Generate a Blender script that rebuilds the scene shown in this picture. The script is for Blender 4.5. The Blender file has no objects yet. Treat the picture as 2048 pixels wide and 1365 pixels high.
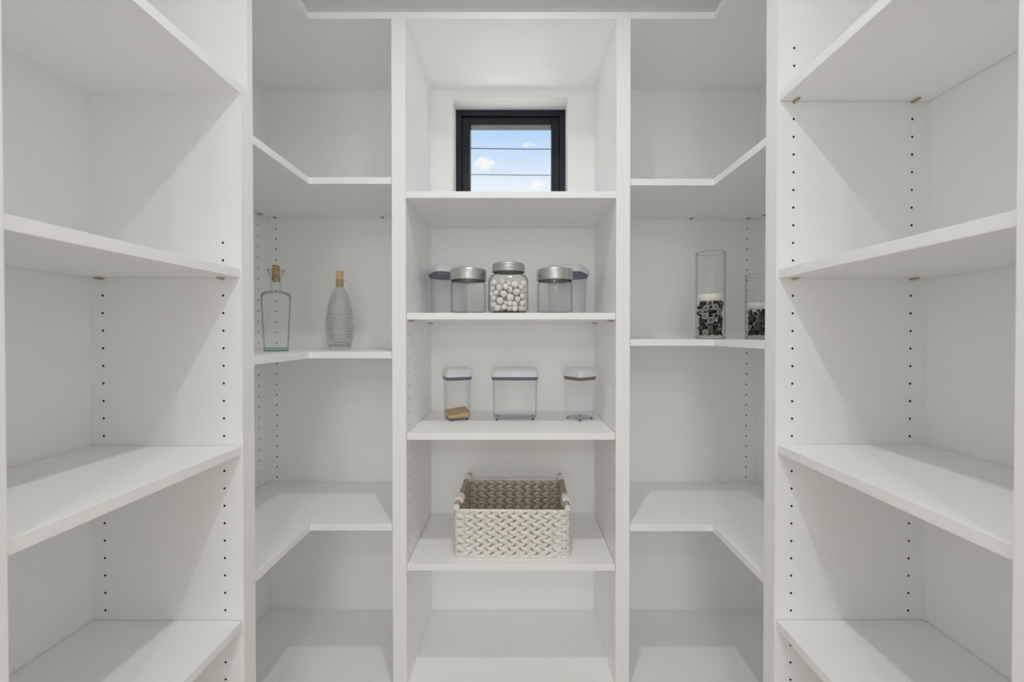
import bpy, bmesh, math, random
import numpy as np
from mathutils import Vector, Matrix, Euler

# ------------------------------------------------------------------ camera
sc = bpy.context.scene
COL = sc.collection
CZ = 1.12                      # camera height (m); heights below are given relative to it
F = 796.4                      # focal length in pixels of the 2048 px wide frame (14 mm on 36 mm)
TILT = math.radians(0.5)
cam_d = bpy.data.cameras.new('camera')
cam_d.lens = 14.0
cam_d.sensor_width = 36.0
cam_d.shift_x = -14.0 / 2048
cam_d.shift_y = -6.5 / 2048
cam_d.clip_start = 0.01
cam_d.dof.use_dof = True
cam_d.dof.focus_distance = 1.15
cam_d.dof.aperture_fstop = 4.5
cam = bpy.data.objects.new('camera', cam_d)
cam.location = (0, 0, CZ)
cam.rotation_euler = (math.pi / 2 - TILT, 0, 0)
COL.objects.link(cam)
sc.camera = cam

# ------------------------------------------------------------------ view, world, sun
sc.view_settings.view_transform = 'Standard'
sc.view_settings.look = 'None'
sc.view_settings.gamma = 1.0
sc.view_settings.use_curve_mapping = False
sc.view_settings.exposure = 0.0
sc.cycles.max_bounces = 12
sc.cycles.diffuse_bounces = 11
sc.cycles.glossy_bounces = 4
sc.cycles.transmission_bounces = 6
sc.cycles.adaptive_threshold = 0.1
sc.cycles.transparent_max_bounces = 24
sc.cycles.use_denoising = True
sc.cycles.use_light_tree = False

P_DOWN = 3.3       # pantry downlight
SP_DOWN = 140
P_FRONT = 4.8     # hall downlight before the doorway
P_HALL_FILL = 20.0      # soft fill from the unseen ceiling panel added in the hall
P_DOOR_FILL = 7.5      # front fill from the unseen glowing door added behind the camera
SUN = 18.0
SKY = 1.0


def build_world():
    w = bpy.data.worlds.new('sky')
    sc.world = w
    w.cycles.sampling_method = 'MANUAL'
    w.cycles.sample_map_resolution = 256
    w.use_nodes = True
    nt = w.node_tree
    nt.nodes.clear()
    N = nt.nodes.new
    L = nt.links.new
    out = N('ShaderNodeOutputWorld')
    bg = N('ShaderNodeBackground')
    bg.inputs['Strength'].default_value = SKY
    tc = N('ShaderNodeTexCoord')
    nrm = N('ShaderNodeVectorMath'); nrm.operation = 'NORMALIZE'
    L(tc.outputs['Generated'], nrm.inputs[0])
    sep = N('ShaderNodeSeparateXYZ')
    L(nrm.outputs[0], sep.inputs[0])
    ramp = N('ShaderNodeValToRGB')
    e = ramp.color_ramp.elements
    e[0].position = 0.0; e[0].color = (0.93, 0.96, 1.0, 1)
    e[1].position = 1.0; e[1].color = (0.13, 0.34, 0.80, 1)
    for p, c in ((0.34, (0.86, 0.92, 1.0)), (0.40, (0.64, 0.79, 0.98)), (0.47, (0.45, 0.67, 0.97)), (0.6, (0.30, 0.54, 0.93))):
        k = e.new(p); k.color = (*c, 1)
    L(sep.outputs['Z'], ramp.inputs[0])
    # scattered small fair-weather clouds: soft lumps broken up by noise
    noi = N('ShaderNodeTexNoise'); noi.inputs['Scale'].default_value = 55.0; noi.inputs['Detail'].default_value = 5.0
    L(nrm.outputs[0], noi.inputs['Vector'])
    sub = N('ShaderNodeVectorMath'); sub.operation = 'SUBTRACT'; sub.inputs[1].default_value = (0.5, 0.5, 0.5)
    L(noi.outputs['Color'], sub.inputs[0])
    scl = N('ShaderNodeVectorMath'); scl.operation = 'SCALE'; scl.inputs['Scale'].default_value = 0.035
    L(sub.outputs[0], scl.inputs[0])
    add = N('ShaderNodeVectorMath'); add.operation = 'ADD'
    L(nrm.outputs[0], add.inputs[0]); L(scl.outputs[0], add.inputs[1])
    lumps = []
    def px(x, y):
        return Vector(((x - 1038) / F, 1, (669 - y) / F)).normalized()
    for x, y, r in ((957, 329, .0115), (970, 326, .0155), (982, 325, .011), (1066, 371, .010), (1077, 369, .012), (1086, 372, .008), (1053, 291, .006), (1063, 290, .005)):
        lumps.append((px(x, y), r, 0.72 if y < 300 else 1.0))
    rnd = random.Random(5)
    for i in range(14):
        a = rnd.uniform(0, 2 * math.pi); el = rnd.uniform(.12, .8)
        c = Vector((math.cos(a) * math.cos(el), math.sin(a) * math.cos(el), math.sin(el)))
        lumps.append((c, rnd.uniform(.015, .04), 1.0))
    prev = None
    for c, r, wgt in lumps:
        d = N('ShaderNodeVectorMath'); d.operation = 'DISTANCE'
        L(add.outputs[0], d.inputs[0]); d.inputs[1].default_value = c
        m = N('ShaderNodeMapRange'); m.interpolation_type = 'SMOOTHSTEP'
        m.inputs['From Min'].default_value = r * 1.25; m.inputs['From Max'].default_value = r * 0.3
        m.inputs['To Max'].default_value = wgt
        L(d.outputs['Value'], m.inputs['Value'])
        if prev is None:
            prev = m.outputs[0]
        else:
            mx = N('ShaderNodeMath'); mx.operation = 'MAXIMUM'
            L(prev, mx.inputs[0]); L(m.outputs[0], mx.inputs[1]); prev = mx.outputs[0]
    mix = N('ShaderNodeMix'); mix.data_type = 'RGBA'
    L(prev, mix.inputs['Factor'])
    L(ramp.outputs[0], mix.inputs['A'])
    mix.inputs['B'].default_value = (0.98, 0.97, 0.95, 1)
    L(mix.outputs['Result'], bg.inputs['Color'])
    L(bg.outputs[0], out.inputs[0])


build_world()
sun_d = bpy.data.lights.new('sun', 'SUN')
sun_d.energy = SUN
sun_d.angle = math.radians(0.6)
sun_d.color = (1.0, 0.96, 0.9)
sun = bpy.data.objects.new('sun', sun_d)
sun.rotation_euler = (math.radians(8), math.radians(42), 0)     # from the side of the house, never straight into the window
sun.location = (6, 6, 9)
COL.objects.link(sun)

# ------------------------------------------------------------------ materials
M = {}


def new_mat(name):
    m = bpy.data.materials.new(name)
    m.use_nodes = True
    M[name] = m
    return m, m.node_tree, m.node_tree.nodes['Principled BSDF']


def srgb(r, g, b):
    f = lambda c: (c / 255 / 12.92) if c / 255 <= .04045 else ((c / 255 + .055) / 1.055) ** 2.4
    return (f(r), f(g), f(b), 1)


def plain(name, col, rough=.5, metal=0, spec=.5, noise=None, bump=None):
    m, nt, b = new_mat(name)
    b.inputs['Base Color'].default_value = col
    b.inputs['Roughness'].default_value = rough
    b.inputs['Metallic'].default_value = metal
    b.inputs['Specular IOR Level'].default_value = spec
    tc = nt.nodes.new('ShaderNodeTexCoord')
    if noise:
        sc_, c2, stretch = noise
        mp = nt.nodes.new('ShaderNodeMapping'); mp.inputs['Scale'].default_value = stretch
        nt.links.new(tc.outputs['Object'], mp.inputs[0])
        n = nt.nodes.new('ShaderNodeTexNoise'); n.inputs['Scale'].default_value = sc_; n.inputs['Detail'].default_value = 1 if sc_ < 10 else 3
        nt.links.new(mp.outputs[0], n.inputs['Vector'])
        mx = nt.nodes.new('ShaderNodeMix'); mx.data_type = 'RGBA'
        mx.inputs['A'].default_value = col; mx.inputs['B'].default_value = c2
        mr = nt.nodes.new('ShaderNodeMapRange'); mr.inputs['From Min'].default_value = .35; mr.inputs['From Max'].default_value = .65
        nt.links.new(n.outputs['Fac'], mr.inputs['Value'])
        nt.links.new(mr.outputs[0], mx.inputs['Factor'])
        nt.links.new(mx.outputs['Result'], b.inputs['Base Color'])
    if bump:
        sc_, st = bump
        n = nt.nodes.new('ShaderNodeTexNoise'); n.inputs['Scale'].default_value = sc_; n.inputs['Detail'].default_value = 3
        nt.links.new(tc.outputs['Object'], n.inputs['Vector'])
        bp = nt.nodes.new('ShaderNodeBump'); bp.inputs['Strength'].default_value = st; bp.inputs['Distance'].default_value = .001
        nt.links.new(n.outputs['Fac'], bp.inputs['Height'])
        nt.links.new(bp.outputs[0], b.inputs['Normal'])
    return m


def glass(name, tint, edge, power=3.0, gloss=.9):
    m = bpy.data.materials.new(name)
    m.use_nodes = True
    M[name] = m
    nt = m.node_tree
    nt.nodes.clear()
    N = nt.nodes.new; L = nt.links.new
    out = N('ShaderNodeOutputMaterial')
    lw = N('ShaderNodeLayerWeight'); lw.inputs['Blend'].default_value = .5
    p5 = N('ShaderNodeMath'); p5.operation = 'POWER'; p5.inputs[1].default_value = 5
    L(lw.outputs['Facing'], p5.inputs[0])
    ma = N('ShaderNodeMath'); ma.operation = 'MULTIPLY_ADD'; ma.inputs[1].default_value = .45 * gloss; ma.inputs[2].default_value = .012 * gloss
    L(p5.outputs[0], ma.inputs[0])
    p3 = N('ShaderNodeMath'); p3.operation = 'POWER'; p3.inputs[1].default_value = power
    L(lw.outputs['Facing'], p3.inputs[0])
    mx = N('ShaderNodeMix'); mx.data_type = 'RGBA'
    mx.inputs['A'].default_value = (*tint, 1); mx.inputs['B'].default_value = (*edge, 1)
    L(p3.outputs[0], mx.inputs['Factor'])
    tr = N('ShaderNodeBsdfTransparent'); L(mx.outputs['Result'], tr.inputs['Color'])
    gl = N('ShaderNodeBsdfGlossy'); gl.inputs['Roughness'].default_value = .04
    ms = N('ShaderNodeMixShader')
    L(ma.outputs[0], ms.inputs['Fac']); L(tr.outputs[0], ms.inputs[1]); L(gl.outputs[0], ms.inputs[2])
    L(ms.outputs[0], out.inputs['Surface'])
    return m


WHITE = srgb(250, 250, 250)
plain('melamine', WHITE, .42, spec=.4, noise=(3.0, srgb(249, 249, 248), (1, 1, .3)))
plain('edge_band', srgb(240, 240, 238), .4, spec=.4)
plain('chipboard', srgb(112, 78, 52), .9, noise=(900, srgb(60, 42, 30), (1, 1, 1)))
plain('plaster', srgb(249, 249, 248), .9, spec=.2)
plain('ceiling_paint', srgb(250, 250, 249), .95, spec=.1)
plain('reveal_plaster', srgb(244, 244, 243), .85, spec=.2)
plain('oak', srgb(204, 198, 189), .5, noise=(6, srgb(190, 182, 170), (1, 14, 1)))
plain('nickel', srgb(196, 190, 166), .38, metal=1)
plain('black_frame', srgb(24, 28, 35), .42, spec=.4, noise=(30, srgb(30, 34, 42), (1, 1, 1)))
plain('bead_grey', srgb(120, 122, 124), .5)
plain('lamp_trim', srgb(235, 235, 235), .5)
plain('steel_lid', srgb(214, 213, 210), .36, metal=1, noise=(60, srgb(194, 193, 190), (1, 1, .05)))
plain('zinc_lid', srgb(208, 208, 204), .5, metal=1, noise=(140, srgb(194, 194, 190), (1, 1, 1)))
plain('lid_white', srgb(232, 230, 238), .28, spec=.5)
plain('gasket_blue', srgb(112, 112, 132), .6)
plain('gasket_brown', srgb(128, 112, 100), .6)
plain('foot_grey', srgb(96, 96, 100), .6)
plain('pebble', srgb(236, 235, 231), .6, noise=(90, srgb(226, 223, 216), (1, 1, 1)), bump=(400, .15))
plain('gem_dark', srgb(30, 32, 31), .08, spec=.7)
plain('gem_grey', srgb(104, 110, 106), .1, spec=.7)
plain('gem_slate', srgb(48, 52, 56), .1, spec=.7)
plain('gem_rim_light', srgb(206, 208, 200), .15, spec=.6)  # ring of light at the glass edges, put into the colour
plain('wax', srgb(238, 235, 226), .55)
plain('cork', srgb(222, 188, 146), .9, noise=(260, srgb(200, 160, 116), (1, 1, 1)), bump=(500, .5))
plain('cork_old', srgb(205, 176, 138), .95, noise=(200, srgb(140, 112, 80), (1, 1, 1)), bump=(400, .8))
plain('grain', srgb(228, 204, 168), .8, noise=(420, srgb(178, 142, 100), (1, 1, 1)))
plain('weave_white', srgb(242, 240, 236), .75, noise=(60, srgb(228, 223, 214), (1, 1, 1)), bump=(350, .35))
plain('weave_natural', srgb(226, 219, 206), .8, noise=(60, srgb(190, 179, 160), (1, 1, 1)), bump=(350, .35))
plain('weave_core', srgb(170, 150, 128), .9)
plain('wood_handle', srgb(172, 148, 126), .65, noise=(40, srgb(196, 180, 164), (8, 1, 8)))
plain('handle_end', srgb(150, 112, 74), .7)
plain('cord_white', srgb(236, 234, 230), .8, bump=(500, .4))
plain('concrete', srgb(206, 202, 194), .9, noise=(5, srgb(190, 186, 178), (1, 1, 1)))
plain('cable_black', srgb(28, 30, 34), .7)
plain('pole_wood', srgb(104, 88, 72), .9, noise=(4, srgb(84, 70, 58), (8, 8, 1)))
glass('clear_glass', (.998, .999, .9985), (.34, .38, .37), 6.0)
glass('clear_plastic', (.996, .997, .998), (.68, .69, .72), 6.0)
glass('green_glass', (.986, .994, .990), (.16, .32, .26), 5.0)
glass('green_base', (.72, .86, .80), (.25, .45, .37), 3.0)
glass('grey_base', (.88, .90, .86), (.50, .54, .48), 3.0)
gm = bpy.data.materials.new('ribbed_glass'); gm.use_nodes = True; M['ribbed_glass'] = gm
gm.node_tree.nodes.clear()
_g = gm.node_tree.nodes.new('ShaderNodeBsdfGlass'); _g.inputs['IOR'].default_value = 1.38; _g.inputs['Roughness'].default_value = .03; _g.inputs['Color'].default_value = (.985, .99, .988, 1)
_t = gm.node_tree.nodes.new('ShaderNodeBsdfTransparent')
_m = gm.node_tree.nodes.new('ShaderNodeMixShader'); _m.inputs[0].default_value = .65
_o = gm.node_tree.nodes.new('ShaderNodeOutputMaterial')
gm.node_tree.links.new(_t.outputs[0], _m.inputs[1]); gm.node_tree.links.new(_g.outputs[0], _m.inputs[2]); gm.node_tree.links.new(_m.outputs[0], _o.inputs[0])
glass('plastic_base', (.982, .982, .99), (.74, .74, .78), 4.0)
glass('window_glass', (.985, .99, .992), (.8, .85, .86), 5.0, .5)


def emission(name, col, s):
    m = bpy.data.materials.new(name); m.use_nodes = True
    nt = m.node_tree; nt.nodes.clear()
    e = nt.nodes.new('ShaderNodeEmission'); e.inputs[0].default_value = (*col, 1); e.inputs[1].default_value = s
    o = nt.nodes.new('ShaderNodeOutputMaterial'); nt.links.new(e.outputs[0], o.inputs[0])
    m.cycles.emission_sampling = 'NONE'
    M[name] = m


emission('lamp_glow', (1, .98, .95), .5)

# ------------------------------------------------------------------ mesh helpers


def mesh_obj(name, verts, faces, mats, parent=None, origin=None, mat_idx=None, smooth=False, loc=None):
    """One mesh object; vertices are given in world space when origin is the parent's location."""
    o3 = origin if origin is not None else (0, 0, 0)
    me = bpy.data.meshes.new(name)
    me.from_pydata([(v[0] - o3[0], v[1] - o3[1], v[2] - o3[2]) for v in verts], [], faces)
    if isinstance(mats, str):
        mats = [mats]
    for k in mats:
        me.materials.append(M[k])
    if mat_idx is not None:
        me.polygons.foreach_set('material_index', mat_idx)
    if smooth:
        me.polygons.foreach_set('use_smooth', [True] * len(me.polygons))
    me.update()
    ob = bpy.data.objects.new(name, me)
    if parent is not None:
        ob.parent = parent
    elif origin is not None:
        ob.location = origin
    if loc is not None:
        ob.location = loc
    COL.objects.link(ob)
    return ob


def box_geo(x0, x1, y0, y1, z0, z1):
    v = [(x0, y0, z0), (x1, y0, z0), (x1, y1, z0), (x0, y1, z0), (x0, y0, z1), (x1, y0, z1), (x1, y1, z1), (x0, y1, z1)]
    f = [(0, 3, 2, 1), (4, 5, 6, 7), (0, 1, 5, 4), (1, 2, 6, 5), (2, 3, 7, 6), (3, 0, 4, 7)]
    return v, f


def join_geo(parts):
    V, Fc = [], []
    for v, f in parts:
        n = len(V)
        V += list(v)
        Fc += [tuple(i + n for i in q) for q in f]
    return V, Fc


def prism_geo(pts, z0, z1):
    n = len(pts)
    v = [(x, y, z0) for x, y in pts] + [(x, y, z1) for x, y in pts]
    f = [tuple(range(n - 1, -1, -1)), tuple(range(n, 2 * n))]
    f += [(i, (i + 1) % n, (i + 1) % n + n, i + n) for i in range(n)]
    return v, f


def bevel(o, w=.0009, seg=2):
    b = o.modifiers.new('bevel', 'BEVEL')
    b.width = w; b.segments = seg; b.limit_method = 'ANGLE'
    return o


def board(name, x0, x1, y0, y1, h0, h1, parent, mat='melamine', bev=True, rel=True):
    z = CZ if rel else 0
    v, f = box_geo(x0, x1, y0, y1, h0 + z, h1 + z)
    o = mesh_obj(name, v, f, mat, parent, parent.location if parent else None)
    if bev:
        bevel(o)
    return o


def empty(name, loc, label=None, cat=None, group=None, kind=None, rz=0):
    o = bpy.data.objects.new(name, None)
    o.location = loc
    o.rotation_euler = (0, 0, rz)
    o.empty_display_size = .05
    COL.objects.link(o)
    tag(o, label, cat, group, kind)
    return o


def tag(o, label=None, cat=None, group=None, kind=None):
    if label: o['label'] = label
    if cat: o['category'] = cat
    if group: o['group'] = group
    if kind: o['kind'] = kind
    return o


def drilled_panel(name, parent, axis, face, thick, u0, u1, h0, h1, cols, holes, out):
    """A board with rows of real shelf-pin holes drilled into one face.
    axis 'y': face lies at y=face, u is x; axis 'x': face lies at x=face, u is y. out = +1/-1: direction the drilled face looks."""
    c, r, dep = .007, .0026, .004
    V, Fc, MI = [], [], []

    def P(u, h, w):
        d = face - out * w
        return (u, d, h + CZ) if axis == 'y' else (d, u, h + CZ)

    def quad(a, mi=0):
        n = len(V)
        V.extend(a)
        Fc.append(tuple(range(n, n + len(a))))
        MI.append(mi)
    us = sorted(cols)
    hs = sorted(holes)
    prev = u0
    for u in us:
        if u - c > prev:
            quad([P(prev, h0, 0), P(u - c, h0, 0), P(u - c, h1, 0), P(prev, h1, 0)])
        ph = h0
        for h in hs:
            if h - c > ph:
                quad([P(u - c, ph, 0), P(u + c, ph, 0), P(u + c, h - c, 0), P(u - c, h - c, 0)])
            sq = [(c, 0), (c, c), (0, c), (-c, c), (-c, 0), (-c, -c), (0, -c), (c, -c)]
            oc = [(r * math.cos(k * math.pi / 4), r * math.sin(k * math.pi / 4)) for k in range(8)]
            for k in range(8):
                k2 = (k + 1) % 8
                quad([P(u + sq[k][0], h + sq[k][1], 0), P(u + sq[k2][0], h + sq[k2][1], 0), P(u + oc[k2][0], h + oc[k2][1], 0), P(u + oc[k][0], h + oc[k][1], 0)])
                quad([P(u + oc[k][0], h + oc[k][1], 0), P(u + oc[k2][0], h + oc[k2][1], 0), P(u + oc[k2][0], h + oc[k2][1], dep), P(u + oc[k][0], h + oc[k][1], dep)], 1)
            quad([P(u + a, h + b, dep) for a, b in oc], 1)
            ph = h + c
        if h1 > ph:
            quad([P(u - c, ph, 0), P(u + c, ph, 0), P(u + c, h1, 0), P(u - c, h1, 0)])
        prev = u + c
    quad([P(prev, h0, 0), P(u1, h0, 0), P(u1, h1, 0), P(prev, h1, 0)])
    t = thick
    quad([P(u0, h0, t), P(u1, h0, t), P(u1, h1, t), P(u0, h1, t)])
    quad([P(u0, h0, 0), P(u0, h1, 0), P(u0, h1, t), P(u0, h0, t)])
    quad([P(u1, h0, 0), P(u1, h1, 0), P(u1, h1, t), P(u1, h0, t)])
    quad([P(u0, h0, 0), P(u1, h0, 0), P(u1, h0, t), P(u0, h0, t)])
    quad([P(u0, h1, 0), P(u1, h1, 0), P(u1, h1, t), P(u0, h1, t)])
    return mesh_obj(name, V, Fc, ['melamine', 'chipboard'], parent, parent.location, MI)


PIN_MESH = None


def pin(parent_shelf, root, x, y, h, ang):
    """Metal shelf pin under a shelf: peg in its hole and a flat spoon; points along +x turned by ang."""
    global PIN_MESH
    if PIN_MESH is None:
        V, Fc = [], []
        n = 8
        # peg
        for x_ in (-.008, .0155):
            for k in range(n):
                a = 2 * math.pi * k / n
                V.append((x_, .0026 * math.cos(a), -.0026 + .0026 * math.sin(a)))
        Fc += [(k, (k + 1) % n, n + (k + 1) % n, n + k) for k in range(n)] + [tuple(range(n)), tuple(range(n, 2 * n))]
        # spoon: rounded tongue
        base = len(V)
        out = [(.0005, -.0036), (.011, -.0040), (.0155, -.0032), (.0172, 0), (.0155, .0032), (.011, .0040), (.0005, .0036)]
        v, f = prism_geo(out, -.0018, 0)
        Fc += [tuple(i + base for i in q) for q in f]
        V += v
        me = bpy.data.meshes.new('shelf_pin')
        me.from_pydata(V, [], Fc)
        me.materials.append(M['nickel'])
        PIN_MESH = me
    o = bpy.data.objects.new('shelf_pin', PIN_MESH)
    o.parent = parent_shelf
    o.location = (x - root.location[0], y - root.location[1], h + CZ - root.location[2])
    o.rotation_euler = (0, 0, ang)
    COL.objects.link(o)
    return o


# ------------------------------------------------------------------ dimensions read off the photograph
T = .0192                      # board thickness
ZB, ZF, ZS = 1.466, 1.137, .859   # back panel, front of the back units, face of the side end panels
XL, XLB = -.597, -.926         # left units: front edge, back
XR, XRB = .554, .880           # right units: front edge, back
CL0, CL1, CL2 = -.3627, -.3427, -.3227   # left pair of upright boards of the middle bay
CR0, CR1, CR2 = .277, .297, .317         # right pair
HTOP = .915
HBOT = -1.018
HCEIL = 1.20
G = .0014                       # gap around adjustable shelves
BP = .006                      # back panel thickness
PITCH = .03793

# ------------------------------------------------------------------ setting
WBY = ZB + BP + .0005
WLX, WRX = XLB - BP - .0005, XRB + BP + .0005
HX0, HX1, HY0 = -1.75, 1.7, -3.4


def struct(name, geo, mat, parent=None):
    v, f = geo
    o = mesh_obj(name, v, f, mat)
    if parent is not None:
        o.parent = parent
    else:
        o['kind'] = 'structure'
    return o


zc = CZ + HCEIL
struct('floor', box_geo(HX0 - .15, HX1 + .15, HY0 - .15, WBY + .17, -.12, 0), 'oak')
struct('ceiling', box_geo(HX0 - .15, HX1 + .15, HY0 - .15, WBY + .17, zc, zc + .15), 'ceiling_paint')
# window opening
WX0, WX1, WH0, WH1 = -.243, .1786, .432, .8655
WT = .17
struct('wall_back', join_geo([
    box_geo(HX0 - .15, WX0, WBY, WBY + WT, 0, zc),
    box_geo(WX1, HX1 + .15, WBY, WBY + WT, 0, zc),
    box_geo(WX0, WX1, WBY, WBY + WT, 0, CZ + WH0),
    box_geo(WX0, WX1, WBY, WBY + WT, CZ + WH1, zc)]), 'reveal_plaster')
struct('wall_left', box_geo(WLX - .1, WLX, .30, WBY, 0, zc), 'plaster')
struct('wall_right', box_geo(WRX, WRX + .1, .30, WBY, 0, zc), 'plaster')
DX0, DX1, DH = -.66, .62, 2.29
struct('wall_front', join_geo([
    box_geo(HX0, DX0, .30, .41, 0, zc), box_geo(DX1, HX1, .30, .41, 0, zc), box_geo(DX0, DX1, .30, .41, DH, zc)]), 'plaster')
struct('wall_hall_left', box_geo(HX0 - .1, HX0, HY0, WBY, 0, zc), 'plaster')
struct('wall_hall_right', box_geo(HX1, HX1 + .1, HY0, WBY, 0, zc), 'plaster')
GX0, GX1, GZ1 = -.55, .35, 2.1
struct('wall_hall_back', join_geo([box_geo(HX0 - .1, GX0, HY0 - .1, HY0, 0, zc), box_geo(GX1, HX1 + .1, HY0 - .1, HY0, 0, zc),
                                   box_geo(GX0, GX1, HY0 - .1, HY0, GZ1, zc)]), 'plaster')
gr = struct('ground', join_geo([box_geo(-25, 25, WBY + WT + .01, 30, -.16, -.05)]), 'concrete')

# window: black frame set deep in the reveal, sash, bead and pane
win = empty('window_1', ((WX0 + WX1) / 2, WBY + .07, CZ + WH0), 'small black framed window set deep in the back wall', 'window', kind='structure')
wy = 1.541


def frame_geo(x0, x1, z0, z1, wd, y0, y1, top=None):
    t = top if top is not None else wd
    return join_geo([box_geo(x0, x0 + wd, y0, y1, z0, z1), box_geo(x1 - wd, x1, y0, y1, z0, z1),
                     box_geo(x0 + wd, x1 - wd, y0, y1, z0, z0 + wd), box_geo(x0 + wd, x1 - wd, y0, y1, z1 - t, z1)])


def geo_obj(name, geo, mat, root, **k):
    return mesh_obj(name, geo[0], geo[1], mat, root, root.location, **k)


fr = geo_obj('frame', frame_geo(WX0, WX1, CZ + WH0, CZ + WH1, .022, wy, wy + .07), 'black_frame', win)
bevel(fr, .002)
sa = geo_obj('sash', frame_geo(WX0 + .022, WX1 - .022, CZ + WH0 + .022, CZ + WH1 - .022, .030, wy + .012, wy + .055), 'black_frame', win)
bevel(sa, .002)
gx0, gx1, gz0, gz1 = WX0 + .052, WX1 - .052, CZ + WH0 + .052, CZ + WH1 - .052
geo_obj('glazing_bead', frame_geo(gx0, gx1, gz0, gz1, .004, wy + .026, wy + .032, .013), 'bead_grey', sa).location = (0, 0, 0)
geo_obj('pane', box_geo(gx0, gx1, wy + .034, wy + .038, gz0, gz1), 'window_glass', win)

# ------------------------------------------------------------------ lamps


def area(name, size, power, loc, parent, shape='DISK', col=(1, .99, .985)):
    d = bpy.data.lights.new(name, 'AREA')
    d.shape = shape; d.size = size; d.energy = power; d.color = col
    o = bpy.data.objects.new(name, d)
    o.location = loc
    o.parent = parent
    COL.objects.link(o)
    return o


def lathe_geo(prof, n=32, cap0=False, cap1=False):
    V, Fc = [], []
    for r, z in prof:
        for k in range(n):
            a = 2 * math.pi * k / n
            V.append((r * math.cos(a), r * math.sin(a), z))
    for i in range(len(prof) - 1):
        for k in range(n):
            k2 = (k + 1) % n
            Fc.append((i * n + k, i * n + k2, (i + 1) * n + k2, (i + 1) * n + k))
    if cap0: Fc.append(tuple(range(n - 1, -1, -1)))
    if cap1: Fc.append(tuple((len(prof) - 1) * n + k for k in range(n)))
    return V, Fc


def part(name, geo, mat, root, loc=(0, 0, 0), smooth=True, auto=True, **k):
    o = mesh_obj(name, geo[0], geo[1], mat, root, None, smooth=smooth, **k)
    o.location = loc
    if smooth and auto:
        o.data.set_sharp_from_angle(angle=math.radians(38))
    return o


def downlight(x, y, power, spread, label):
    d = empty('ceiling_downlight', (x, y, zc), label, 'lamp')
    part('trim_ring', lathe_geo([(.062, 0), (.062, -.004), (.048, -.006), (.046, 0)]), 'lamp_trim', d)
    part('diffuser', lathe_geo([(.046, -.002), (.001, -.002)], cap1=True), 'lamp_glow', d)
    area('downlight_light', .05, power, (0, 0, -.008), d).data.spread = math.radians(spread)


downlight(-.012, .55, P_DOWN, SP_DOWN, 'round white recessed downlight in the pantry ceiling')
downlight(-.012, -1.12, P_FRONT, 160, 'round white recessed downlight in the hall ceiling before the doorway')
for yy in (-2.4,):  # flat panel lamp added in the hall behind the camera as soft fill
    hl = empty('fill_panel', (0, yy, zc), 'flat fill panel added under the hall ceiling, out of view', 'lamp', 'added hall fill')
    part('housing', box_geo(-.62, .62, -.42, .42, -.028, 0), 'lamp_trim', hl, smooth=False)
    part('diffuser', box_geo(-.59, .59, -.39, .39, -.031, -.027), 'lamp_glow', hl, smooth=False)
    a = area('fill_panel_light', 1.16, P_HALL_FILL, (0, 0, -.034), hl, 'RECTANGLE', (.93, .962, .99))
    a.data.size_y = .76

# unseen glazed door added behind the camera for soft front fill and glass highlights
gd = empty('fill_door_1', ((GX0 + GX1) / 2, HY0, 0), 'added unseen door with a tall glowing pane for front fill', 'door', kind='structure')
geo_obj('door_frame', frame_geo(GX0, GX1, 0, GZ1, .10, HY0 - .08, HY0 - .03), 'lamp_trim', gd)
geo_obj('fill_pane', box_geo(GX0 + .1, GX1 - .1, HY0 - .062, HY0 - .052, .1, GZ1 - .1), 'lamp_glow', gd)
dd = area('door_fill', GX1 - GX0 - .22, P_DOOR_FILL, (0, -.045, GZ1 / 2), gd, 'RECTANGLE', (.93, .965, 1.0))
dd.data.size_y = GZ1 - .22
dd.rotation_euler = (math.pi / 2, 0, 0)
dd.data.spread = math.radians(170)

# ------------------------------------------------------------------ shelving units


def plinth(root, x0, x1, y0, y1):
    board('plinth', x0, x1, y0, y1, -CZ, HBOT - T, root)


# --- left side unit (low, with its own top board)
lu = empty('shelving_unit', ((XL + XLB) / 2, .66, 0), 'white side shelving unit with a top board, along the wall by the green bottle', 'shelving unit')
LN0, LN1 = .444, .463
ltop = .5167
lh = [.1974 - PITCH * k for k in range(0, 27)]
drilled_panel('end_panel', lu, 'y', ZS, T, XLB, XL, -CZ, ltop, [-.8975, -.6375], lh, -1)
board('end_panel', XLB, XL, LN0, LN1, -CZ, ltop, lu)
board('back_panel', XLB - BP, XLB, LN0, ZS + T, -CZ, ltop + T, lu, bev=False)
board('top_board', XLB, XL, LN0, ZS + T, ltop, ltop + T, lu)
for h in (.122, -.261, -.640):
    s = board('shelf', XLB + G, XL - .003, LN1 + G, ZS - G, h, h + T, lu)
    for xx in (-.8975, -.6375):
        pin(s, lu, xx, ZS, h, -math.pi / 2)
        pin(s, lu, xx, LN1, h, math.pi / 2)
board('bottom_board', XLB, XL, LN1, ZS, HBOT - T, HBOT, lu)
plinth(lu, XLB, XL - .03, LN1, ZS)

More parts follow.
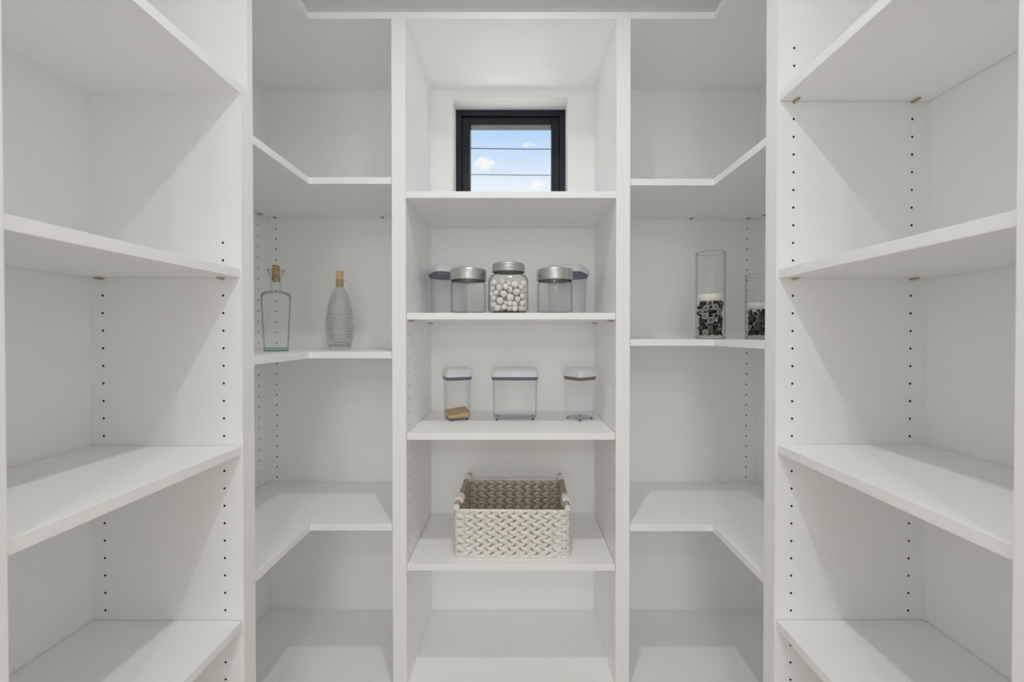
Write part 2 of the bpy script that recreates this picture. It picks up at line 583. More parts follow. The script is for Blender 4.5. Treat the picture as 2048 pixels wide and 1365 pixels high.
# --- right side unit (tall)
ru = empty('shelving_unit', ((XR + XRB) / 2, .65, 0), 'tall white side shelving unit along the wall by the candle vases', 'shelving unit')
RN0, RN1 = .426, .445
rh = [.614 - PITCH * k for k in range(0, 38)]
drilled_panel('end_panel', ru, 'y', ZS, T, XR, XRB, -CZ, HTOP, [.590, .8446], rh, -1)
board('end_panel', XR, XRB, RN0, RN1, -CZ, HTOP, ru)
board('back_panel', XRB, XRB + BP, RN0, ZS + T, -CZ, HTOP, ru, bev=False)
board('top_board', XR, XRB, RN1, ZS, HTOP - T, HTOP, ru)
for h in (.500, .121, -.257, -.639):
    s = board('shelf', XR + .0045, XRB - G, RN1 + G, ZS - G, h, h + T, ru)
    for xx in (.590, .8446):
        pin(s, ru, xx, ZS, h, -math.pi / 2)
        pin(s, ru, xx, RN1, h, math.pi / 2)
board('bottom_board', XR, XRB, RN1, ZS, HBOT - T, HBOT, ru)
plinth(ru, XR + .03, XRB, RN1, ZS)

# --- corner units with L-shaped shelves
YC0, YC1 = ZS + T + .0004, ZS + 2 * T + .0004      # the corner unit's own side board, against the side unit


def corner_unit(sgn, xf, xb, up_in, up_out, heights, label, xcol):
    root = empty('corner_shelving_unit', ((xf + xb) / 2, (ZB + ZF) / 2, 0), label, 'shelving unit')
    b = lambda n, xa, xb_, *a, **k: board(n, min(xa, xb_), max(xa, xb_), *a, root, **k)
    b('side_panel', xf, xb, YC0, YC1, -CZ, HTOP)
    b('side_panel', up_in, up_out, ZF, ZB, -CZ, HTOP)
    holes = [.427 - .0382 * k for k in range(0, 26)]
    # back boards, each drilled with one row of pin holes
    lo, hi = min(xb, up_in), max(xb, up_in)
    drilled_panel('back_panel', root, 'y', ZB, .012, lo, hi, -CZ, HTOP, [xcol], holes, -1)
    drilled_panel('back_panel', root, 'x', xb, .012, YC1, ZB, -CZ, HTOP, [1.415], holes, -sgn)

    def ell(g, f, h0, h1, name):
        pts = [(xb - sgn * g, YC1 + g), (xf + sgn * f, YC1 + g), (xf + sgn * f, ZF + f), (up_in + sgn * g, ZF + f), (up_in + sgn * g, ZB - g), (xb - sgn * g, ZB - g)]
        if sgn > 0:
            pts = pts[::-1]
        v, fc = prism_geo(pts, h0 + CZ, h1 + CZ)
        return bevel(mesh_obj(name, v, fc, 'melamine', root, root.location))
    ell(0, 0, HTOP - T, HTOP, 'top_board')
    for h in heights:
        s = ell(G, .001, h - T, h, 'shelf')
        pin(s, root, xcol, ZB, h - T, -math.pi / 2)
        pin(s, root, .63 if sgn > 0 else -.50, ZB, h - T, -math.pi / 2)
        pin(s, root, xb, 1.415, h - T, 0 if sgn < 0 else math.pi)
        pin(s, root, xb - sgn * .03, YC1, h - T, math.pi / 2)
    ell(0, 0, HBOT - T, HBOT, 'bottom_board')
    pts = [(xb, YC1), (xf + sgn * .03, YC1), (xf + sgn * .03, ZF + .03), (up_in, ZF + .03), (up_in, ZB), (xb, ZB)]
    v, fc = prism_geo(pts, 0, CZ + HBOT - T)
    mesh_obj('plinth', v, fc, 'melamine', root, root.location)
    return root


# room for the thicker corner back boards is taken from the wall side
HL_, HS_ = (.448, -.050, -.545), (.4435, -.0143, -.547)
corner_unit(-1, XL, XLB, CL0, CL1 - .0002, HL_, 'white corner shelving unit whose L-shaped shelf carries the two corked bottles', -.893)
corner_unit(1, XR, XRB, CR2, CR1 + .0002, HS_, 'white corner shelving unit whose L-shaped shelf carries the candle vases', .838)

# --- middle unit under and around the window
cu = empty('shelving_unit', ((CL1 + CR1) / 2, (ZF + ZB) / 2, 0), 'white middle shelving unit with the window in its top bay', 'shelving unit')
ch = [.0400 - .0382 * k for k in range(0, 21)]
drilled_panel('side_panel', cu, 'x', CL2, CL2 - CL1, ZF, ZB, -CZ, HTOP, [1.168, 1.420], ch, 1)
drilled_panel('side_panel', cu, 'x', CR0, CR1 - CR0, ZF, ZB, -CZ, HTOP, [1.168, 1.420], ch, -1)
board('top_board', CL2, CR0, ZF, ZB, HTOP - .0195, HTOP, cu)
HA = .408
board('back_panel', CL2, CR0, ZB, ZB + BP, -CZ, HA - T, cu, bev=False)
bpz = join_geo([box_geo(CL2, WX0 + .0, ZB, ZB + BP, CZ + HA - T, CZ + HTOP), box_geo(WX1, CR0, ZB, ZB + BP, CZ + HA - T, CZ + HTOP),
                box_geo(WX0, WX1, ZB, ZB + BP, CZ + HA - T, CZ + WH0), box_geo(WX0, WX1, ZB, ZB + BP, CZ + WH1, CZ + HTOP)])
geo_obj('window_surround', bpz, 'melamine', cu)
board('shelf', CL2, CR0, ZF + .0015, ZB, HA - T, HA, cu)
HCS = (.0614, -.284, -.661)
for h in HCS:
    s = board('shelf', CL2 + .0012, CR0 - .0012, ZF + .002, ZB - G, h - T, h, cu)
    for yy in (1.168, 1.420):
        pin(s, cu, CL2, yy, h - T, 0)
        pin(s, cu, CR0, yy, h - T, math.pi)
board('bottom_board', CL2, CR0, ZF, ZB, HBOT - T, HBOT, cu)
plinth(cu, CL2, CR0, ZF + .03, ZB)

# ------------------------------------------------------------------ lofted shapes


def rrect(hw, hd, r, n=5):
    r = max(min(r, hw - 1e-5, hd - 1e-5), 1e-5)
    pts = []
    for cx, cy, a0 in ((hw - r, hd - r, 0), (-hw + r, hd - r, 90), (-hw + r, -hd + r, 180), (hw - r, -hd + r, 270)):
        for k in range(n + 1):
            a = math.radians(a0 + 90 * k / n)
            pts.append((cx + r * math.cos(a), cy + r * math.sin(a)))
    return pts


def loft_geo(secs, cap0=True, cap1=True, n=5):
    """secs: (z, half width, half depth, corner radius)"""
    V, Fc = [], []
    m = 4 * (n + 1)
    for z, hw, hd, r in secs:
        V += [(x, y, z) for x, y in rrect(hw, hd, r, n)]
    for i in range(len(secs) - 1):
        for k in range(m):
            k2 = (k + 1) % m
            Fc.append((i * m + k, i * m + k2, (i + 1) * m + k2, (i + 1) * m + k))
    if cap0: Fc.append(tuple(range(m - 1, -1, -1)))
    if cap1: Fc.append(tuple((len(secs) - 1) * m + k for k in range(m)))
    return V, Fc


def tube_geo(pts, r, n=8, closed=False, bump=0, seed=0):
    """Tube along a polyline."""
    rg = random.Random(seed)
    V, Fc = [], []
    m = len(pts)
    pts = [Vector(p) for p in pts]
    for i, p in enumerate(pts):
        if closed:
            t = (pts[(i + 1) % m] - pts[i - 1]).normalized()
        else:
            t = (pts[min(i + 1, m - 1)] - pts[max(i - 1, 0)]).normalized()
        up = Vector((0, 0, 1)) if abs(t.z) < .9 else Vector((1, 0, 0))
        a = t.cross(up).normalized(); b = t.cross(a).normalized()
        rr = r * (1 + rg.uniform(-bump, bump))
        for k in range(n):
            q = 2 * math.pi * k / n
            V.append(tuple(p + a * rr * math.cos(q) + b * rr * math.sin(q)))
    for i in range(m if closed else m - 1):
        j = (i + 1) % m
        for k in range(n):
            k2 = (k + 1) % n
            Fc.append((i * n + k, i * n + k2, j * n + k2, j * n + k))
    if not closed:
        Fc.append(tuple(range(n - 1, -1, -1))); Fc.append(tuple((m - 1) * n + k for k in range(n)))
    return V, Fc


# ------------------------------------------------------------------ pop-lid storage containers


def container(x, y, h, hw, hd, H, rz, label, gasket='gasket_blue'):
    root = empty('storage_container', (x, y, CZ + h), label, 'container', rz=rz)
    r = .34 * min(hw, hd)
    S = lambda z, k, kr=1.0: (z * H, hw - min(hw, hd) * (1 - k), hd - min(hw, hd) * (1 - k), r * kr)
    t = .0022 / min(hw, hd)
    outer = [S(.022, .72), S(.03, .80), S(.055, .835), S(.40, .86), S(.70, .875), S(.76, .90), S(.80, .955), S(.835, .965)]
    inner = [S(.835, .965 - t), S(.80, .955 - t), S(.76, .90 - t), S(.70, .875 - t), S(.40, .86 - t), S(.065, .835 - t), S(.045, .76)]
    part('body', loft_geo(outer + inner), 'clear_plastic', root)
    part('gasket', loft_geo([S(.772, .875), S(.780, .895), S(.820, .935), S(.838, .935)]), gasket, root)
    part('lid', loft_geo([S(.836, .94), S(.838, .99), S(.862, 1.0), S(.90, .985), S(.955, .93), S(.985, .87), S(.997, .78), S(1.0, .70)]), 'lid_white', root)
    part('base', loft_geo([S(.023, .70), S(.031, .79), S(.044, .80), S(.046, .74)]), 'plastic_base', root)
    for sx in (-1, 1):
        for sy in (-1, 1):
            part('foot', lathe_geo([(.0034, 0), (.0037, .002), (.0034, .026 * H)], 10, True, True), 'foot_grey', root,
                 (sx * (hw - min(hw, hd) * .385), sy * (hd - min(hw, hd) * .385), 0))
    return root


hC, hB = HCS[1], HCS[0]
pxw = lambda px_, Z: (px_ - 1038) * Z / F
cont_a = container(pxw(914, 1.338), 1.338, hC, .0455, .0455, .172, math.radians(24), 'square clear container with grain in the bottom and white lid')
container(pxw(1030, 1.345), 1.345, hC, .0795, .050, .172, 0, 'wide empty clear container with white lid between two square ones')
container(pxw(1159.5, 1.337), 1.337, hC, .0455, .0455, .172, math.radians(37), 'square empty clear container with white lid and brown seal', 'gasket_brown')
container(pxw(898, 1.372), 1.372, hB, .064, .064, .172, math.radians(26), 'tall clear lidded container behind steel-lidded jar, on the green bottle side')
container(pxw(1135, 1.372), 1.372, hB, .064, .064, .172, math.radians(-26), 'tall clear lidded container behind steel-lidded jar, on the candle vase side')

# grain in the first container
rnd = random.Random(3)


def build_grain():
    hw = .0364
    rr = .012
    z0 = .0085
    n = 5
    ring = rrect(hw, hw, rr, n)
    V = [(x * .92, y * .92, z0) for x, y in ring] + [(x, y, z0 + .005) for x, y in ring]
    m = len(ring)

    def top(x, y):
        # heap leans up to the far side
        return .0175 + .10 * x + .11 * y + .0012 * math.sin(160 * x) * math.cos(140 * y)
    V += [(x, y, z0 + max(.006, top(x, y))) for x, y in ring]
    V += [(x * .5, y * .5, z0 + top(x * .5, y * .5) + .001) for x, y in ring]
    Fc = [tuple(range(m - 1, -1, -1))]
    for i in range(3):
        Fc += [(i * m + k, i * m + (k + 1) % m, (i + 1) * m + (k + 1) % m, (i + 1) * m + k) for k in range(m)]
    Fc.append(tuple(3 * m + k for k in range(m)))
    for i in range(700):
        if i < 420:
            x, y = rnd.uniform(-hw, hw) * .96, rnd.uniform(-hw, hw) * .96
            z = z0 + top(x, y)
        else:
            k = rnd.randrange(m); k2 = (k + 1) % m; t = rnd.random()
            x = ring[k][0] * (1 - t) + ring[k2][0] * t; y = ring[k][1] * (1 - t) + ring[k2][1] * t
            x *= .985; y *= .985
            z = z0 + rnd.uniform(.004, max(.006, top(x, y)))
        q = Euler((rnd.uniform(0, 6), rnd.uniform(0, 6), rnd.uniform(0, 6))).to_matrix()
        b = len(V)
        for d in ((1, 0, 0), (-1, 0, 0), (0, 1, 0), (0, -1, 0), (0, 0, 1), (0, 0, -1)):
            p = q @ Vector((d[0] * .0021, d[1] * .0010, d[2] * .0010))
            V.append((x + p.x, y + p.y, z + p.z))
        for f in ((0, 2, 4), (2, 1, 4), (1, 3, 4), (3, 0, 4), (2, 0, 5), (1, 2, 5), (3, 1, 5), (0, 3, 5)):
            Fc.append(tuple(b + i_ for i_ in f))
    o = mesh_obj('grain', V, Fc, 'grain')
    o.location = cont_a.location
    o.rotation_euler = cont_a.rotation_euler
    tag(o, 'heap of golden brown grain in the square container', 'grain', kind='stuff')


build_grain()

# ------------------------------------------------------------------ jars with steel lids


def steel_jar(x, y, label):
    root = empty('glass_jar', (x, y, CZ + hB), label, 'jar')
    R, t = .0545, .0028
    prof = [(.001, 0), (R - .006, 0), (R - .001, .002), (R, .006), (R, .092), (R - .0015, .097), (R - .006, .102), (R - .006, .118),
            (R - .006 - t, .118), (R - .006 - t, .101), (R - t - .001, .095), (R - t, .09), (R - t, .010), (R - .008, .007), (.001, .0065)]
    part('body', lathe_geo(prof, 40), 'clear_glass', root)
    part('lid', lathe_geo([(R - .001, .104), (R + .0012, .1045), (R + .0015, .107), (R + .0015, .134), (R - .0005, .1372), (R - .003, .138), (.001, .138)], 40), 'steel_lid', root)
    part('seal', lathe_geo([(R - .0075, .099), (R - .004, .100), (R - .004, .104), (R - .0075, .104)], 40), 'grey_base', root)
    return root


steel_jar(pxw(937, 1.235), 1.235, 'empty round glass jar with steel lid, beside the pebble jar towards the bottles')
steel_jar(pxw(1109.5, 1.235), 1.235, 'empty round glass jar with steel lid, beside the pebble jar towards the candle vases')

# jar of white pebbles
JY = 1.225
jx = pxw(1017, JY)
pj = empty('glass_jar', (jx, JY, CZ + hB), 'squarish glass jar with grey screw lid, filled with white pebbles', 'jar')
hw = .0605
so = [(0, .048, .048, .024), (.003, .054, .054, .026), (.008, .0585, .0585, .028), (.015, hw, hw, .029), (.096, hw, hw, .029), (.107, .0585, .0585, .032),
      (.116, .054, .054, .040), (.121, .0475, .0475, .0475), (.124, .0445, .0445, .0445), (.140, .0445, .0445, .0445)]
si = [(z if 0 < z < .13 else (.005 if z == 0 else z), a - .003, b - .003, min(c, a - .003)) for z, a, b, c in so][::-1]
si = [(max(z, .006) - (.001 if .1 < z < .13 else 0), a, b, c) for z, a, b, c in si]
part('body', loft_geo(so + si, n=6), 'clear_glass', pj)
part('base', loft_geo([(.0006, .046, .046, .024), (.0045, .049, .049, .026)]), 'grey_base', pj)
lid = part('lid', lathe_geo([(.047, .128), (.0505, .1285), (.0508, .133), (.0490, .1345), (.0490, .1365), (.0495, .138), (.0495, .143), (.0488, .1445), (.0495, .146), (.0495, .150), (.0475, .1532), (.044, .1545), (.001, .155)], 44), 'zinc_lid', pj)


def drop_pack(n, R, H, rmin, rmax, seed, square=None):
    """Drop spheres one by one onto the lowest free spot inside a vessel."""
    rg = np.random.default_rng(seed)
    P = np.zeros((0, 4))
    for i in range(n):
        r = rg.uniform(rmin, rmax)
        m = 500
        if square:
            hwid, cr = square
            c = rg.uniform(-(hwid - r), hwid - r, (m, 2))
            k = np.abs(c) - (hwid - cr)
            bad = (k[:, 0] > 0) & (k[:, 1] > 0) & (np.hypot(np.maximum(k[:, 0], 0), np.maximum(k[:, 1], 0)) > cr - r)
            c = c[~bad]
            edge = rg.integers(0, 4, len(c))
            sel = rg.random(len(c)) < .35
            lim = hwid - cr
            for e in range(4):
                s_ = sel & (edge == e)
                a = (hwid - r) * (1 if e < 2 else -1)
                if e % 2 == 0:
                    c[s_, 0] = a; c[s_, 1] = np.clip(c[s_, 1], -lim, lim)
                else:
                    c[s_, 1] = a; c[s_, 0] = np.clip(c[s_, 0], -lim, lim)
        else:
            rad = (R - r) * np.sqrt(rg.random(m))
            rad[: m // 2] = R - r
            a = rg.uniform(0, 2 * np.pi, m)
            c = np.stack([rad * np.cos(a), rad * np.sin(a)], 1)
        z = np.full(len(c), r)
        if len(P):
            d2 = ((c[:, None, :] - P[None, :, :2]) ** 2).sum(2)
            s = (P[None, :, 3] + r) ** 2 - d2
            zz = np.where(s > 0, P[None, :, 2] + np.sqrt(np.maximum(s, 0)), 0)
            z = np.maximum(z, zz.max(1))
        j = int(np.argmin(z))
        if z[j] + r > H:
            continue
        P = np.vstack([P, [c[j, 0], c[j, 1], z[j], r]])
    return P


def uv_sphere_mesh(name, mat, seg=14, rings=8):
    bm = bmesh.new()
    bmesh.ops.create_uvsphere(bm, u_segments=seg, v_segments=rings, radius=1)
    me = bpy.data.meshes.new(name)
    bm.to_mesh(me); bm.free()
    me.polygons.foreach_set('use_smooth', [True] * len(me.polygons))
    me.materials.append(M[mat])
    return me


peb = uv_sphere_mesh('pebble', 'pebble')
for x, y, z, r in drop_pack(125, 0, .098, .0082, .0120, 11, (hw - .0036, .026)):
    o = bpy.data.objects.new('pebble', peb)
    o.location = (jx + x, JY + y, CZ + hB + .0062 + z)
    k = rnd.uniform(.78, .95)
    o.scale = (r * 1.04, r * k, r * rnd.uniform(.85, 1.0))
    o.rotation_euler = (rnd.uniform(-.5, .5), rnd.uniform(-.6, .6), rnd.uniform(0, 3.1))
    COL.objects.link(o)
    tag(o, 'small white rounded pebble inside the screw-lid glass jar', 'pebble', 'white pebbles in the jar')

# ------------------------------------------------------------------ vases with gems and candles
hR = HS_[1]


def gem_mesh(name, rim, core):
    """Flat-backed glass nugget: domed back, flat front with edge light painted as a pale rim round a dark centre."""
    prof = [(.0, -.55), (.62, -.46), (.92, -.2), (1.0, .05), (.97, .28), (.90, .38), (.80, .36), (.40, .31), (0, .30)]
    V, Fc = lathe_geo([(max(r, .001), z) for r, z in prof], 12)
    me = bpy.data.meshes.new(name)
    me.from_pydata(V, [], Fc)
    me.materials.append(M[core]); me.materials.append(M[rim])
    for i, p in enumerate(me.polygons):
        p.use_smooth = True
        p.material_index = 1 if i // 12 in (4, 5) else 0
    return me


GEMS = [gem_mesh('glass_gem', 'gem_rim_light', 'gem_grey'), gem_mesh('glass_gem', 'gem_rim_light', 'gem_slate'), gem_mesh('glass_gem', 'gem_dark', 'gem_dark'), gem_mesh('glass_gem', 'gem_slate', 'gem_dark')]


def vase(px_, Z, H, gemtop, seed, n, label, glabel, group, clabel):
    x = pxw(px_, Z)
    R, t = .0418, .0024
    root = empty('glass_vase', (x, Z, CZ + hR), label, 'vase')
    prof = [(.001, 0), (R - .003, 0), (R - .0008, .001), (R, .003), (R, H - .001), (R - .001, H), (R - t + .0006, H), (R - t, H - .001), (R - t, .014), (R - .007, .0105), (.001, .010)]
    part('body', lathe_geo(prof, 44), 'clear_glass', root)
    part('base', lathe_geo([(.001, .0008), (R - .004, .0008), (R - .0012, .003), (R - .0012, .0085), (R - .004, .0095), (.001, .0096)], 40), 'grey_base', root)
    ring = tube_geo([((R - t / 2) * math.cos(2 * math.pi * k / 40), (R - t / 2) * math.sin(2 * math.pi * k / 40), H - .0006) for k in range(40)], .0011, 6, True)
    part('rim', ring, 'grey_base', root)
    P = drop_pack(n, R - t - .0005, gemtop - .0105, .0084, .0098, seed)
    rg = random.Random(seed)
    zt = 0
    for gx, gy, gz, r in P:
        u = rg.random()
        me = GEMS[0] if u < .34 else GEMS[1] if u < .58 else GEMS[2] if u < .80 else GEMS[3]
        o = bpy.data.objects.new('glass_gem', me)
        o.location = (x + gx, Z + gy, CZ + hR + .0106 + gz)
        o.scale = (r, r, r * .95)
        near_wall = math.hypot(gx, gy) > R - .016
        if near_wall and rg.random() < .75:
            d = Vector((gx, gy, rg.uniform(-.25, .25) * .03)).normalized()
            o.rotation_mode = 'QUATERNION'
            o.rotation_quaternion = d.to_track_quat('Z', 'Y')
        else:
            o.rotation_euler = (rg.uniform(0, 6), rg.uniform(0, 6), 0)
        COL.objects.link(o)
        ringed = me in GEMS[:2]
        tag(o, ('pale-rimmed grey ' if ringed else 'plain black ') + glabel, 'glass gem', ('pale-rimmed ' if ringed else 'black ') + group)
        zt = max(zt, gz + r)
    c = empty('candle', (x, Z, CZ + hR + .0106 + zt - .003), clabel, 'candle')
    c.rotation_euler = (math.radians(1.5), math.radians(-2), 0)
    part('wax', lathe_geo([(.001, 0), (.031, 0), (.036, .004), (.0375, .010), (.0370, .017), (.033, .0215), (.001, .022)], 32), 'wax', c)
    part('wick', lathe_geo([(.0009, .021), (.0008, .027)], 6, True, True), 'foot_grey', c)


vase(1420.5, 1.215, .262, .118, 21, 190, 'tall clear cylinder vase part filled with dark gems under a candle', 'flat glass gem inside the tall cylinder vase', 'gems in the tall vase', 'round white floating candle on gems in the tall vase')
vase(1520.5, 1.225, .196, .094, 22, 150, 'short clear cylinder vase part filled with dark gems, by the end panel', 'flat glass gem inside the short cylinder vase', 'gems in the short vase', 'round white floating candle on gems in the short vase')

# ------------------------------------------------------------------ bottles
hG = HL_[1]
by, bx = 1.195, pxw(552.5, 1.195)
gb = empty('glass_bottle', (bx, by, CZ + hG), 'pale green square glass bottle with flared lip and worn cork', 'bottle', rz=math.atan2(-bx, by))
nr = .0155
so = [(0, .0350, .0350, .007), (.0012, .0370, .0370, .009), (.006, .0380, .0380, .010), (.06, .0408, .0408, .011), (.12, .0440, .0440, .012), (.148, .0456, .0456, .013), (.160, .0460, .0460, .016),
      (.168, .0445, .0445, .020), (.174, .0395, .0395, .026), (.1775, .030, .030, .027), (.179, .020, .020, .020), (.181, nr + .0006, nr + .0006, nr + .0006), (.185, nr, nr, nr), (.214, nr, nr, nr), (.219, nr + .001, nr + .001, nr + .001),
      (.231, .0222, .0222, .0222), (.2425, .0278, .0278, .0278)]
si = [(z - (.0025 if .165 < z < .18 else 0), a - .0026, b - .0026, max(c - .002, .002)) for z, a, b, c in so if z > .004][::-1]
si = [(z, a, b, min(c, a)) for z, a, b, c in si]
si[-1] = (.0095, si[-1][1], si[-1][2], si[-1][3])
KX = .835
slim = lambda g: ([(x * KX, y * KX, z) for x, y, z in g[0]], g[1])
part('body', slim(loft_geo(so + si, n=6)), 'green_glass', gb)
part('base', slim(loft_geo([(.0006, .0352, .0352, .008), (.002, .0364, .0364, .009), (.0075, .0366, .0366, .009), (.009, .0352, .0352, .009)])), 'green_base', gb)
part('lip', slim(tube_geo([(.0265 * math.cos(2 * math.pi * k / 32), .0265 * math.sin(2 * math.pi * k / 32), .242) for k in range(32)], .0011, 6, True)), 'grey_base', gb)
cg = lathe_geo([(.0118, .2085), (.0124, .212), (.0122, .235), (.0118, .2545), (.0105, .2565)], 14, True, True)
rr_ = random.Random(8)
cg = ([(x * rr_.uniform(.95, 1.05), y * rr_.uniform(.95, 1.05), z + rr_.uniform(-.0012, .0012)) for x, y, z in cg[0]], cg[1])
part('cork', slim(cg), 'cork_old', gb)

by2 = 1.318
bx2 = pxw(680, by2)
rb = empty('glass_bottle', (bx2, by2, CZ + hG), 'clear pear-shaped glass bottle with ribbed rings and cork', 'bottle')
ctrl = [(0, .0345), (.004, .0365), (.02, .0405), (.045, .0450), (.075, .0470), (.10, .0462), (.13, .0425), (.155, .0375), (.175, .0310), (.190, .0235), (.200, .0170), (.206, .0140), (.210, .0133)]
zs = [c[0] for c in ctrl]; rs = [c[1] for c in ctrl]
prof = [(.001, 0), (.032, 0), (.0345, .0008)]
z = .004
while z < .209:
    r = float(np.interp(z, zs, rs))
    amp = .0019 * min(1, max(0, (z - .006) / .015)) * min(1, max(0, (.204 - z) / .02))
    prof.append((r + amp * math.sin(2 * math.pi * z / .0098), z))
    z += .0098 / 6
prof += [(.0133, .210), (.0133, .2265), (.0150, .2270), (.0190, .2278), (.0198, .2290), (.0190, .2302), (.0140, .2306), (.0117, .2300), (.0115, .214), (.0122, .206)]
for z in (.198, .188, .173, .153, .128, .10, .075, .045, .02):
    prof.append((float(np.interp(z, zs, rs)) - .0035, z))
prof += [(.030, .010), (.001, .0085)]
prof = [(r * .925, z) for r, z in prof]
part('body', lathe_geo(prof, 40), 'ribbed_glass', rb)
part('cork', lathe_geo([(.0094, .207), (.0103, .212), (.0110, .245), (.0110, .257), (.0100, .259)], 20, True, True), 'cork', rb)

# ------------------------------------------------------------------ woven basket
hD = HCS[2]
BW, BD, BH = .1655, .126, .142
bk = empty('woven_basket', (-.0185, 1.299, CZ + hD), 'whitewashed woven basket with wooden side handles', 'basket', rz=-.018)


def strand_geo(L, W, Tk):
    st = [(-.5, 0, 0), (-.32, .72, .75), (-.05, 1.0, 1.0), (.25, .85, .85), (.5, 0, 0)]
    n = 6
    V = [(-.5 * L, 0, 0)]
    for s, w, t in st[1:-1]:
        tw = .55 * s
        for k in range(n):
            a = 2 * math.pi * k / n
            yy, zz = -.5 * Tk * t * math.sin(a), .5 * W * w * math.cos(a)
            V.append((s * L, yy * math.cos(tw) - zz * math.sin(tw), yy * math.sin(tw) + zz * math.cos(tw)))
    V.append((.5 * L, 0, 0))
    Fc = [(0, 1 + (k + 1) % n, 1 + k) for k in range(n)]
    for i in range(2):
        Fc += [(1 + i * n + k, 1 + i * n + (k + 1) % n, 1 + (i + 1) * n + (k + 1) % n, 1 + (i + 1) * n + k) for k in range(n)]
    Fc += [(1 + 2 * n + k, 1 + 2 * n + (k + 1) % n, 1 + 3 * n) for k in range(n)]
    return V, Fc


def strand_mesh(L, W, Tk, seed):
    V, Fc = strand_geo(L, W, Tk)
    r_ = random.Random(seed)
    me = bpy.data.meshes.new('strand')
    V = [(x, y + r_.uniform(-.0006, .0006), z + r_.uniform(-.0007, .0007)) for x, y, z in V]
    me.from_pydata(V, [], Fc)
    me.materials.append(M['weave_white']); me.materials.append(M['weave_natural'])
    for p in me.polygons:
        p.use_smooth = True
        p.material_index = 1 if p.center.y > 0.0002 else 0    # outer side painted, inner side bare
    return me


SM = [strand_mesh(.056, .0160, .0115, s) for s in range(5)]
NROW = 11
rh_ = (BH - .010) / NROW
r_ = random.Random(17)
stuffV, stuffF, stuffM = [], [], []
count = 0
walls = [('front', BW, (0, -BD), 0), ('back', BW, (0, BD), math.pi), ('left', BD, (-BW, 0), -math.pi / 2), ('right', BD, (BW, 0), math.pi / 2)]
for wname, half, (ox, oy), ang in walls:
    n = 10 if half > .15 else 7
    p = 2 * half / n
    for i in range(NROW):
        sg = 1 if i % 2 == 0 else -1
        zz = BH - .006 - rh_ * (i + .5)
        off = 0.0 if sg > 0 else .5
        for j in range(-1, n + 1):
            short = j in (-1, n)
            u = -half + p * (j + .5) + (r_.uniform(-.0015, .0015)) + (.003 if sg > 0 else -.003)
            u = min(max(u, -half + .0215), half - .0215)
            if short:                                   # short ends tucked in at the corners
                u = (half - .0085) * (-1 if j < 0 else 1)
            rot = Euler((r_.uniform(-.12, .12), -sg * math.radians(24 + r_.uniform(-4, 4)), math.radians(-9 * sg)), 'XYZ').to_matrix().to_4x4()
            mat = Matrix.Translation((ox, oy, 0)) @ Matrix.Rotation(ang, 4, 'Z') @ Matrix.Translation((u, r_.uniform(-.001, .001), zz)) @ rot
            if short:
                mat = mat @ Matrix.Diagonal((.36, .9, .75, 1))
            me = SM[r_.randrange(5)]
            if count < 300 and wname != 'right':
                o = bpy.data.objects.new('strand', me)
                o.parent = bk
                o.matrix_basis = mat
                COL.objects.link(o)
                count += 1
            else:
                b = len(stuffV)
                stuffV += [tuple(mat @ v.co) for v in me.vertices]
                stuffF += [tuple(b + k for k in q.vertices) for q in me.polygons]
                stuffM += [q.material_index for q in me.polygons]
ws = mesh_obj('woven_side', stuffV, stuffF, ['weave_white', 'weave_natural'], bk, None, stuffM, smooth=True)
ws['kind'] = 'stuff'
core = join_geo([box_geo(-BW, BW, -BD - .0008, -BD + .0008, .004, BH - .004), box_geo(-BW, BW, BD - .0008, BD + .0008, .004, BH - .004),
                 box_geo(-BW - .0008, -BW + .0008, -BD, BD, .004, BH - .004), box_geo(BW - .0008, BW + .0008, -BD, BD, .004, BH - .004)])
part('gap_backing', core, 'weave_core', bk, smooth=False)  # thin tan sheet added inside the weave to close see-through gaps
part('bottom', box_geo(-BW, BW, -BD, BD, .001, .006), 'weave_natural', bk, smooth=False)


def rect_path(hx, hy, z, step=.012, r=.008):
    pts = []
    cs = rrect(hx, hy, r, 4)
    m = len(cs)
    for i in range(m):
        a, b = Vector((*cs[i], z)), Vector((*cs[(i + 1) % m], z))
        k = max(1, int((b - a).length / step))
        for q in range(k):
            pts.append(a.lerp(b, q / k))
    return pts


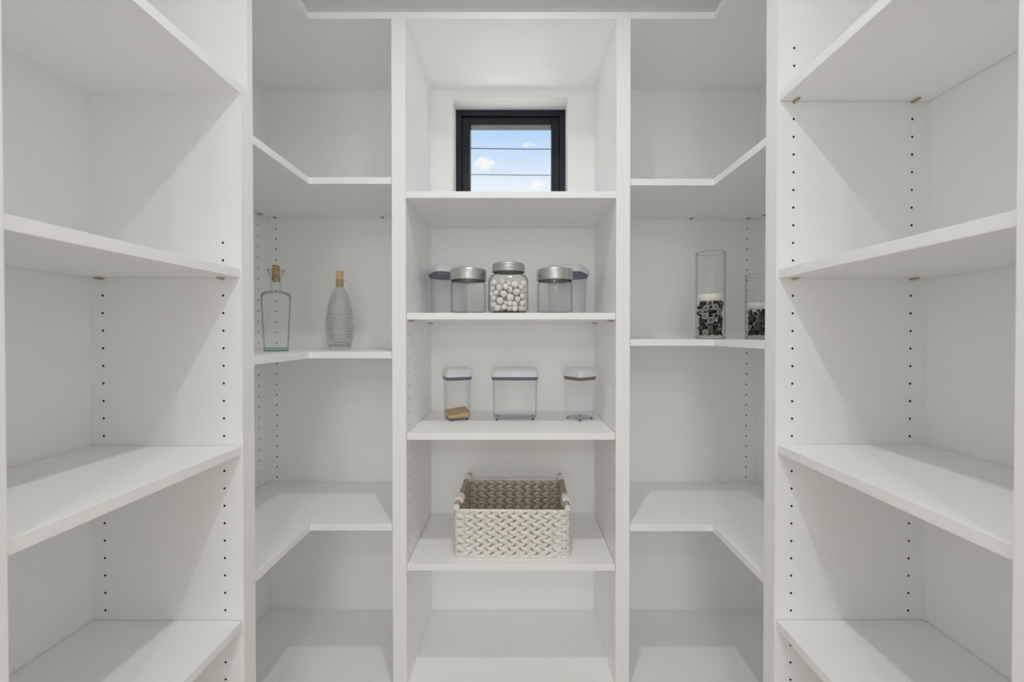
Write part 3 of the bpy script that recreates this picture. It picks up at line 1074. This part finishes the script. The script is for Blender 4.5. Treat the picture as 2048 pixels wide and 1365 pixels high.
part('rim', tube_geo(rect_path(BW + .001, BD + .001, BH - .003), .0046, 8, True, .14, 2), 'weave_white', bk)
part('base_rim', tube_geo(rect_path(BW, BD, .0045), .0045, 8, True, .14, 4), 'weave_white', bk)
for sx in (-1, 1):
    for sy in (-1, 1):
        part('corner_cord', tube_geo([(sx * (BW - .001), sy * (BD - .001), .004 + .0115 * k) for k in range(13)], .0042, 7, False, .2, 3 * sx + sy), 'weave_white', bk)
for sx in (-1, 1):
    xh = sx * (BW - .002)
    zh = BH + .0085
    y0, y1 = -.134, .140
    stn = [(y0, .0075), (y0 + .004, .0092), (-.05, .0098), (.06, .0096), (y1 - .004, .0092), (y1, .0075)]
    V, Fc = [], []
    nn = 12
    for yy, r in stn:
        for k in range(nn):
            a = 2 * math.pi * k / nn
            V.append((xh + r * math.cos(a), yy, zh + r * math.sin(a)))
    for i in range(len(stn) - 1):
        Fc += [(i * nn + k, i * nn + (k + 1) % nn, (i + 1) * nn + (k + 1) % nn, (i + 1) * nn + k) for k in range(nn)]
    Fc += [tuple(range(nn)), tuple((len(stn) - 1) * nn + k for k in range(nn))]
    mi = [0] * ((len(stn) - 1) * nn) + [0, 0]
    for k in range(nn):
        mi[k] = 1; mi[nn + k] = 1 if False else 0; mi[(len(stn) - 2) * nn + k] = 2
    mi[-1] = 2; mi[-2] = 1
    hd_ = part('handle', (V, Fc), ['wood_handle', 'cord_white', 'handle_end'], bk, mat_idx=mi)
    hd_['label'] = 'turned wooden rod handle with cord wraps'
    for ya, yb in ((-.100, -.052), (.076, .112)):
        pts = []
        turns = int((yb - ya) / .0058)
        for k in range(turns * 10 + 1):
            a = 2 * math.pi * k / 10
            pts.append((xh + .0118 * math.cos(a), ya + (yb - ya) * k / (turns * 10), zh - .001 + .0126 * math.sin(a)))
        part('cord_wrap', tube_geo(pts, .0030, 6), 'cord_white', hd_)
    part('cord_tie', tube_geo([(xh + sx * .009, -.072, zh), (xh + sx * .008, -.074, zh - .016), (xh + sx * .005, -.078, zh - .036)], .0028, 6), 'cord_white', hd_)

# ------------------------------------------------------------------ overhead cables outside the window
for k, (y0, y1, lab) in enumerate(((298.7, 300.2, 'upper black overhead cable crossing the sky outside the window'), (350.6, 352.0, 'lower black overhead cable crossing the sky outside the window'))):
    D = 10.0
    za, zb_ = CZ + (669 - y0) * D / F, CZ + (669 - y1) * D / F
    xa, xb_ = pxw(940, D), pxw(1104, D)
    pts = []
    for i in range(41):
        x = -11 + 22 * i / 40
        zz = za + (zb_ - za) * (x - xa) / (xb_ - xa)
        zz += .0022 * (x * x - .3)          # slight sag between the poles
        pts.append((x, D, zz))
    V, Fc = tube_geo(pts, .0115 if k == 0 else .009, 6)
    o = mesh_obj('overhead_cable', V, Fc, 'cable_black')
    tag(o, lab, 'cable')
for x in (-11, 11):
    p = empty('utility_pole', (x, 10.0, -.05), 'brown wooden utility pole carrying the overhead cables outside', 'pole', 'utility poles')
    part('post', lathe_geo([(.14, 0), (.12, 4.0), (.10, 6.9)], 14, True, True), 'pole_wood', p)
    part('cross_arm', box_geo(-.06, .06, -.7, .7, 6.3, 6.42), 'pole_wood', p, smooth=False)
